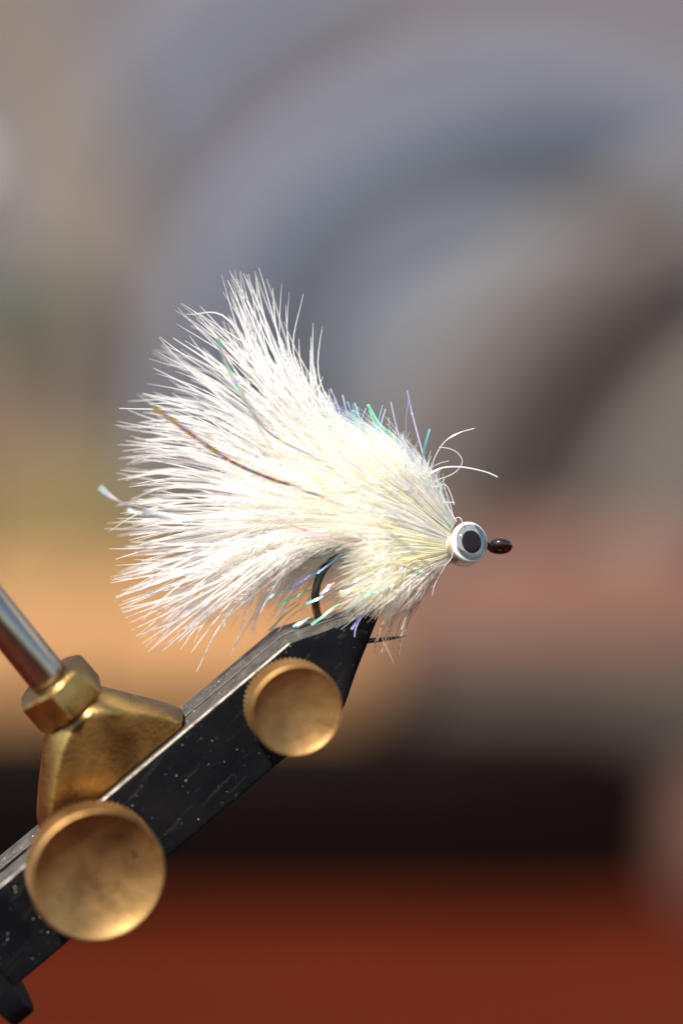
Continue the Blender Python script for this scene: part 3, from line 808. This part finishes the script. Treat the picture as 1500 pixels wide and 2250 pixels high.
for P, wd, c, z in [
    ([z7(300, 140), z7(350, 230), z7(420, 320), z7(520, 420)], 6, 'violet', 10), ([z7(320, 150), z7(390, 240), z7(440, 330), z7(540, 450)], 6, 'teal', 20),
    ([z7(448, 140), z7(470, 230), z7(500, 330), z7(560, 450)], 4.5, 'lilac', 10), ([z7(610, 200), z7(690, 330), z7(790, 430), z7(880, 540)], 7.5, 'green', 25),
    ([z7(480, 250), z7(530, 340), z7(600, 420), z7(720, 520)], 6, 'green', 0), ([z7(620, 240), z7(680, 380), z7(760, 510)], 5, 'teal', 5),
    ([z7(865, 110), z7(895, 250), z7(950, 460), z7(1000, 640)], 4.5, 'lilac', 15), ([z7(875, 170), z7(858, 310), z7(870, 450), z7(930, 600)], 2.6, 'lilac', 20),
    ([z7(760, 185), z7(790, 320), z7(830, 450), z7(900, 560)], 3, 'lilac', 0), ([z7(1010, 360), z7(985, 450), z7(968, 530), z7(958, 650)], 6.5, 'teal', 35),
    ([z7(975, 550), z7(1000, 620), z7(1020, 690)], 5, 'rose', 10), ([z7(860, 520), z7(930, 610), z7(1000, 710), z7(1060, 810)], 7, 'green', 12),
    ([z7(545, 215), z7(570, 320), z7(620, 430)], 3, 'lilac', 10), ([z7(600, 225), z7(570, 310), z7(590, 420)], 3, 'lilac', 20),
    ([z7(725, 230), z7(700, 350), z7(760, 470)], 3, 'lilac', 25), ([z7(500, 250), z7(540, 330), z7(640, 440)], 4, 'teal', 30),
    ([z7(400, 185), z7(380, 260), z7(430, 380)], 3, 'lilac', 25), ([z7(240, 260), z7(320, 330), z7(400, 400)], 5, 'green', 30),
    ([z7(420, 510), z7(500, 580), z7(610, 660)], 5, 'rose', 112), ([z7(420, 690), z7(510, 730), z7(600, 770)], 5, 'rose', 120),
    ([z7(330, 765), z7(440, 770), z7(540, 770)], 4, 'yellow', 122), ([z7(250, 660), z7(310, 720), z7(350, 770)], 3.5, 'yellow', 122),
    ([z7(725, 980), z7(850, 1030), z7(1000, 1090), z7(1140, 1110)], 6, 'yellow', 98), ([z7(640, 920), z7(770, 960), z7(900, 1010)], 4, 'yellow', 104),
    ([z7(230, 1040), z7(330, 1070), z7(450, 1095), z7(600, 1110)], 5.5, 'rose', 118), ([z7(10, 920), z7(110, 980), z7(220, 1020)], 4, 'rose', 118),
    ([z7(540, 1215), z7(690, 1235), z7(840, 1220), z7(1000, 1170)], 6, 'yellow', 82), ([z7(800, 1205), z7(900, 1190), z7(1050, 1150)], 5, 'yellow', 72),
    ([z7(430, 1410), z7(560, 1395), z7(680, 1350), z7(800, 1290)], 6, 'yellow', 70), ([z7(360, 760 - 400), z7(300, 300), z7(240, 255)], 3, 'violet', 20),
    ([z3(410, 500), z3(470, 465), z3(540, 440), z3(640, 400)], 6, 'teal', 5), ([z3(480, 540), z3(560, 500), z3(640, 460), z3(700, 440)], 7, 'green', -20),
    ([z3(420, 710), z3(470, 660), z3(530, 600), z3(620, 530)], 6, 'green', -25), ([z3(580, 415), z3(660, 370), z3(740, 320), z3(860, 250), z3(980, 160)], 7.5, 'violet', 22),
    ([z3(740, 330), z3(830, 260), z3(920, 190), z3(1000, 140)], 6, 'teal', 26), ([z3(665, 530), z3(720, 510), z3(780, 480)], 7.5, 'teal', 34),
    ([z3(700, 670), z3(770, 620), z3(830, 570), z3(885, 530)], 7.5, 'green', 46), ([z3(580, 680), z3(640, 650), z3(690, 620)], 7, 'teal', 12),
    ([z3(490, 590), z3(540, 560), z3(600, 520)], 4, 'lilac', -10), ([z3(600, 700), z3(640, 660), z3(680, 640)], 5, 'rose', 5),
    ([z3(460, 760), z3(500, 690), z3(560, 620), z3(640, 560)], 3, 'lilac', -15), ([z3(965, 700), z3(1000, 650), z3(1050, 580), z3(1110, 500)], 7, 'violet', 50),
    ([z3(985, 750), z3(995, 690), z3(1030, 620)], 3.5, 'lilac', 52), ([z3(1195, 635), z3(1240, 560), z3(1290, 480), z3(1340, 400)], 6, 'green', 15),
    ([z3(1000, 530), z3(1050, 490), z3(1110, 450), z3(1180, 380)], 6, 'green', 60), ([z3(790, 440), z3(820, 410), z3(860, 390)], 8, 'rose', 30),
    ([z3(760, 470), z3(800, 440), z3(830, 430)], 8, 'lilac', 33), ([z3(1150, 380), z3(1200, 350), z3(1250, 330)], 6, 'teal', 62),
    ([z3(640, 300), z3(720, 270), z3(800, 230)], 4, 'yellow', 18), ([z3(770, 210), z3(830, 170), z3(900, 150)], 6, 'teal', 30)]:
    strand(P, wd * 0.85, c, z, tw=0.9)
# thin flash ends standing out along the back of the wing
bk = bez(np.array([[(690, 915), (775, 930), (860, 990), (930, 1068), (975, 1122)]], float), 60)[0]
for i in range(80):
    k = int(58 * npr.rand() ** 1.3); x, y = bk[k]; tx, ty = bk[k + 1] - bk[k]; L = math.hypot(tx, ty)
    a = math.atan2(-ty, -tx) + npr.uniform(0.15, 1.0); h = npr.uniform(25, 75)
    ex, ey = math.cos(a), math.sin(a); b0 = 30
    strand([(x - tx / L * -b0, y + ty / L * b0 + 14), (x, y + 6), (x + ex * h * .5, y + ey * h * .5), (x + ex * h + npr.normal(0, 5), y + ey * h)], npr.choice([1.8, 2.2, 3.0, 4.5], p=[.4, .3, .2, .1]),
           npr.choice(['lilac', 'teal', 'green', 'violet', 'rose'], p=[.36, .22, .16, .16, .1]), npr.uniform(-30, 40), tw=.6, K=12)
# short sparkles inside the wing
for i in range(26):
    P, t = fan(BG, BW, 1); C = bez(P, 30)[0]; k = npr.randint(9, 24)
    x, y = C[k]; dx, dy = C[k + 2] - C[k]; L = npr.uniform(18, 42) / math.hypot(dx, dy); a = npr.normal(0, .25)
    if x < 770 and y > 1190: continue
    ex, ey = dx * math.cos(a) - dy * math.sin(a), dx * math.sin(a) + dy * math.cos(a)
    edge = math.sqrt(max(0, 1 - (2 * t[0] - 1) ** 2 * .85)); zz = -6 + edge * float(np.interp(k / 29, [0, .15, .45, .8, 1], [16, 55, 108, 125, 118]))
    strand([(x, y), (x + ex * L / 2, y + ey * L / 2 + 1), (x + ex * L, y + ey * L)], npr.uniform(2.5, 5), npr.choice(['lilac', 'teal', 'silver', 'rose', 'green', 'yellow']), zz, tw=.8, K=10)
# loose curls of thread by the head
for P, wd in [
    ([z7(1020, 690), z7(1025, 610), z7(1050, 530), z7(1110, 440), z7(1200, 385), z7(1300, 355)], 2.4),
    ([z7(1010, 720), z7(1060, 690), z7(1150, 655), z7(1205, 610), z7(1220, 560), z7(1185, 510), z7(1130, 485), z7(1070, 477)], 2.4),
    ([z7(970, 700), z7(990, 650), z7(1030, 605), z7(1080, 580), z7(1135, 566)], 2.4),
    ([z7(980, 690), z7(1020, 645), z7(1090, 612), z7(1180, 604), z7(1280, 615), z7(1380, 640), z7(1450, 670)], 4.6),
    ([z7(1168, 850), z7(1150, 790), z7(1125, 735), z7(1098, 716), z7(1080, 735), z7(1085, 780), z7(1115, 840), z7(1150, 900), z7(1185, 960)], 2.8),
    ([z7(1095, 832), z7(1130, 832), z7(1172, 835)], 2.2),
    ([z7(1155, 1105), z7(1160, 1150), z7(1150, 1195), z7(1115, 1235), z7(1060, 1250), z7(1010, 1248)], 2.4),
    ([z7(1172, 945), z7(1190, 932), z7(1210, 938), z7(1222, 965)], 2.4),
    ([z3(825, 850), z3(855, 838), z3(880, 815), z3(888, 790)], 2.2)]:
    strand(P, wd * 0.85, 'thread', 38, 45, 0.2, 'thread_curl', 40, 1.0)
# stray ends below the head, in front of the jaw tip
sb = []
for i in range(38):
    x0, y0 = npr.uniform(905, 985), 0; y0 = 1228 + (985 - x0) * 0.55
    x1 = npr.uniform(815, 905); y1 = npr.uniform(1370, 1440) if npr.rand() < .6 else npr.uniform(1320, 1390)
    sb.append(np.column_stack([bez(np.array([[(x0, y0), (x0 - (x0 - x1) * .45 - 6, y0 + (y1 - y0) * .33), (x1 + 14, y0 + (y1 - y0) * .72), (x1, y1)]], float), 12)[0], np.linspace(8, npr.uniform(-30, 55), 12)]))
for P in [[(862,1405),(850,1390),(838,1370),(828,1350)], [(865,1460),(855,1435),(843,1412),(838,1395)], [(880,1420),(868,1395),(850,1370),(840,1340)], [(912,1330),(918,1305),(928,1275),(940,1255)]]:
    sb.append(np.column_stack([bez(np.array([P], float), 12)[0], np.full(12, 30.0)]))
sb = np.array(sb)
tn = np.where(npr.rand(len(sb), 1) < .5, np.array([[0.72, 0.54, 0.38]]), np.array([[0.82, 0.76, 0.66]]))
o = link('throat_hair', ribbons('throat_hair', Wn(sb), np.tile(np.linspace(1.5, 0.8, 12), (len(sb), 1)) * S, tn), M['fur'], fly, 180); o['kind'] = 'stuff'
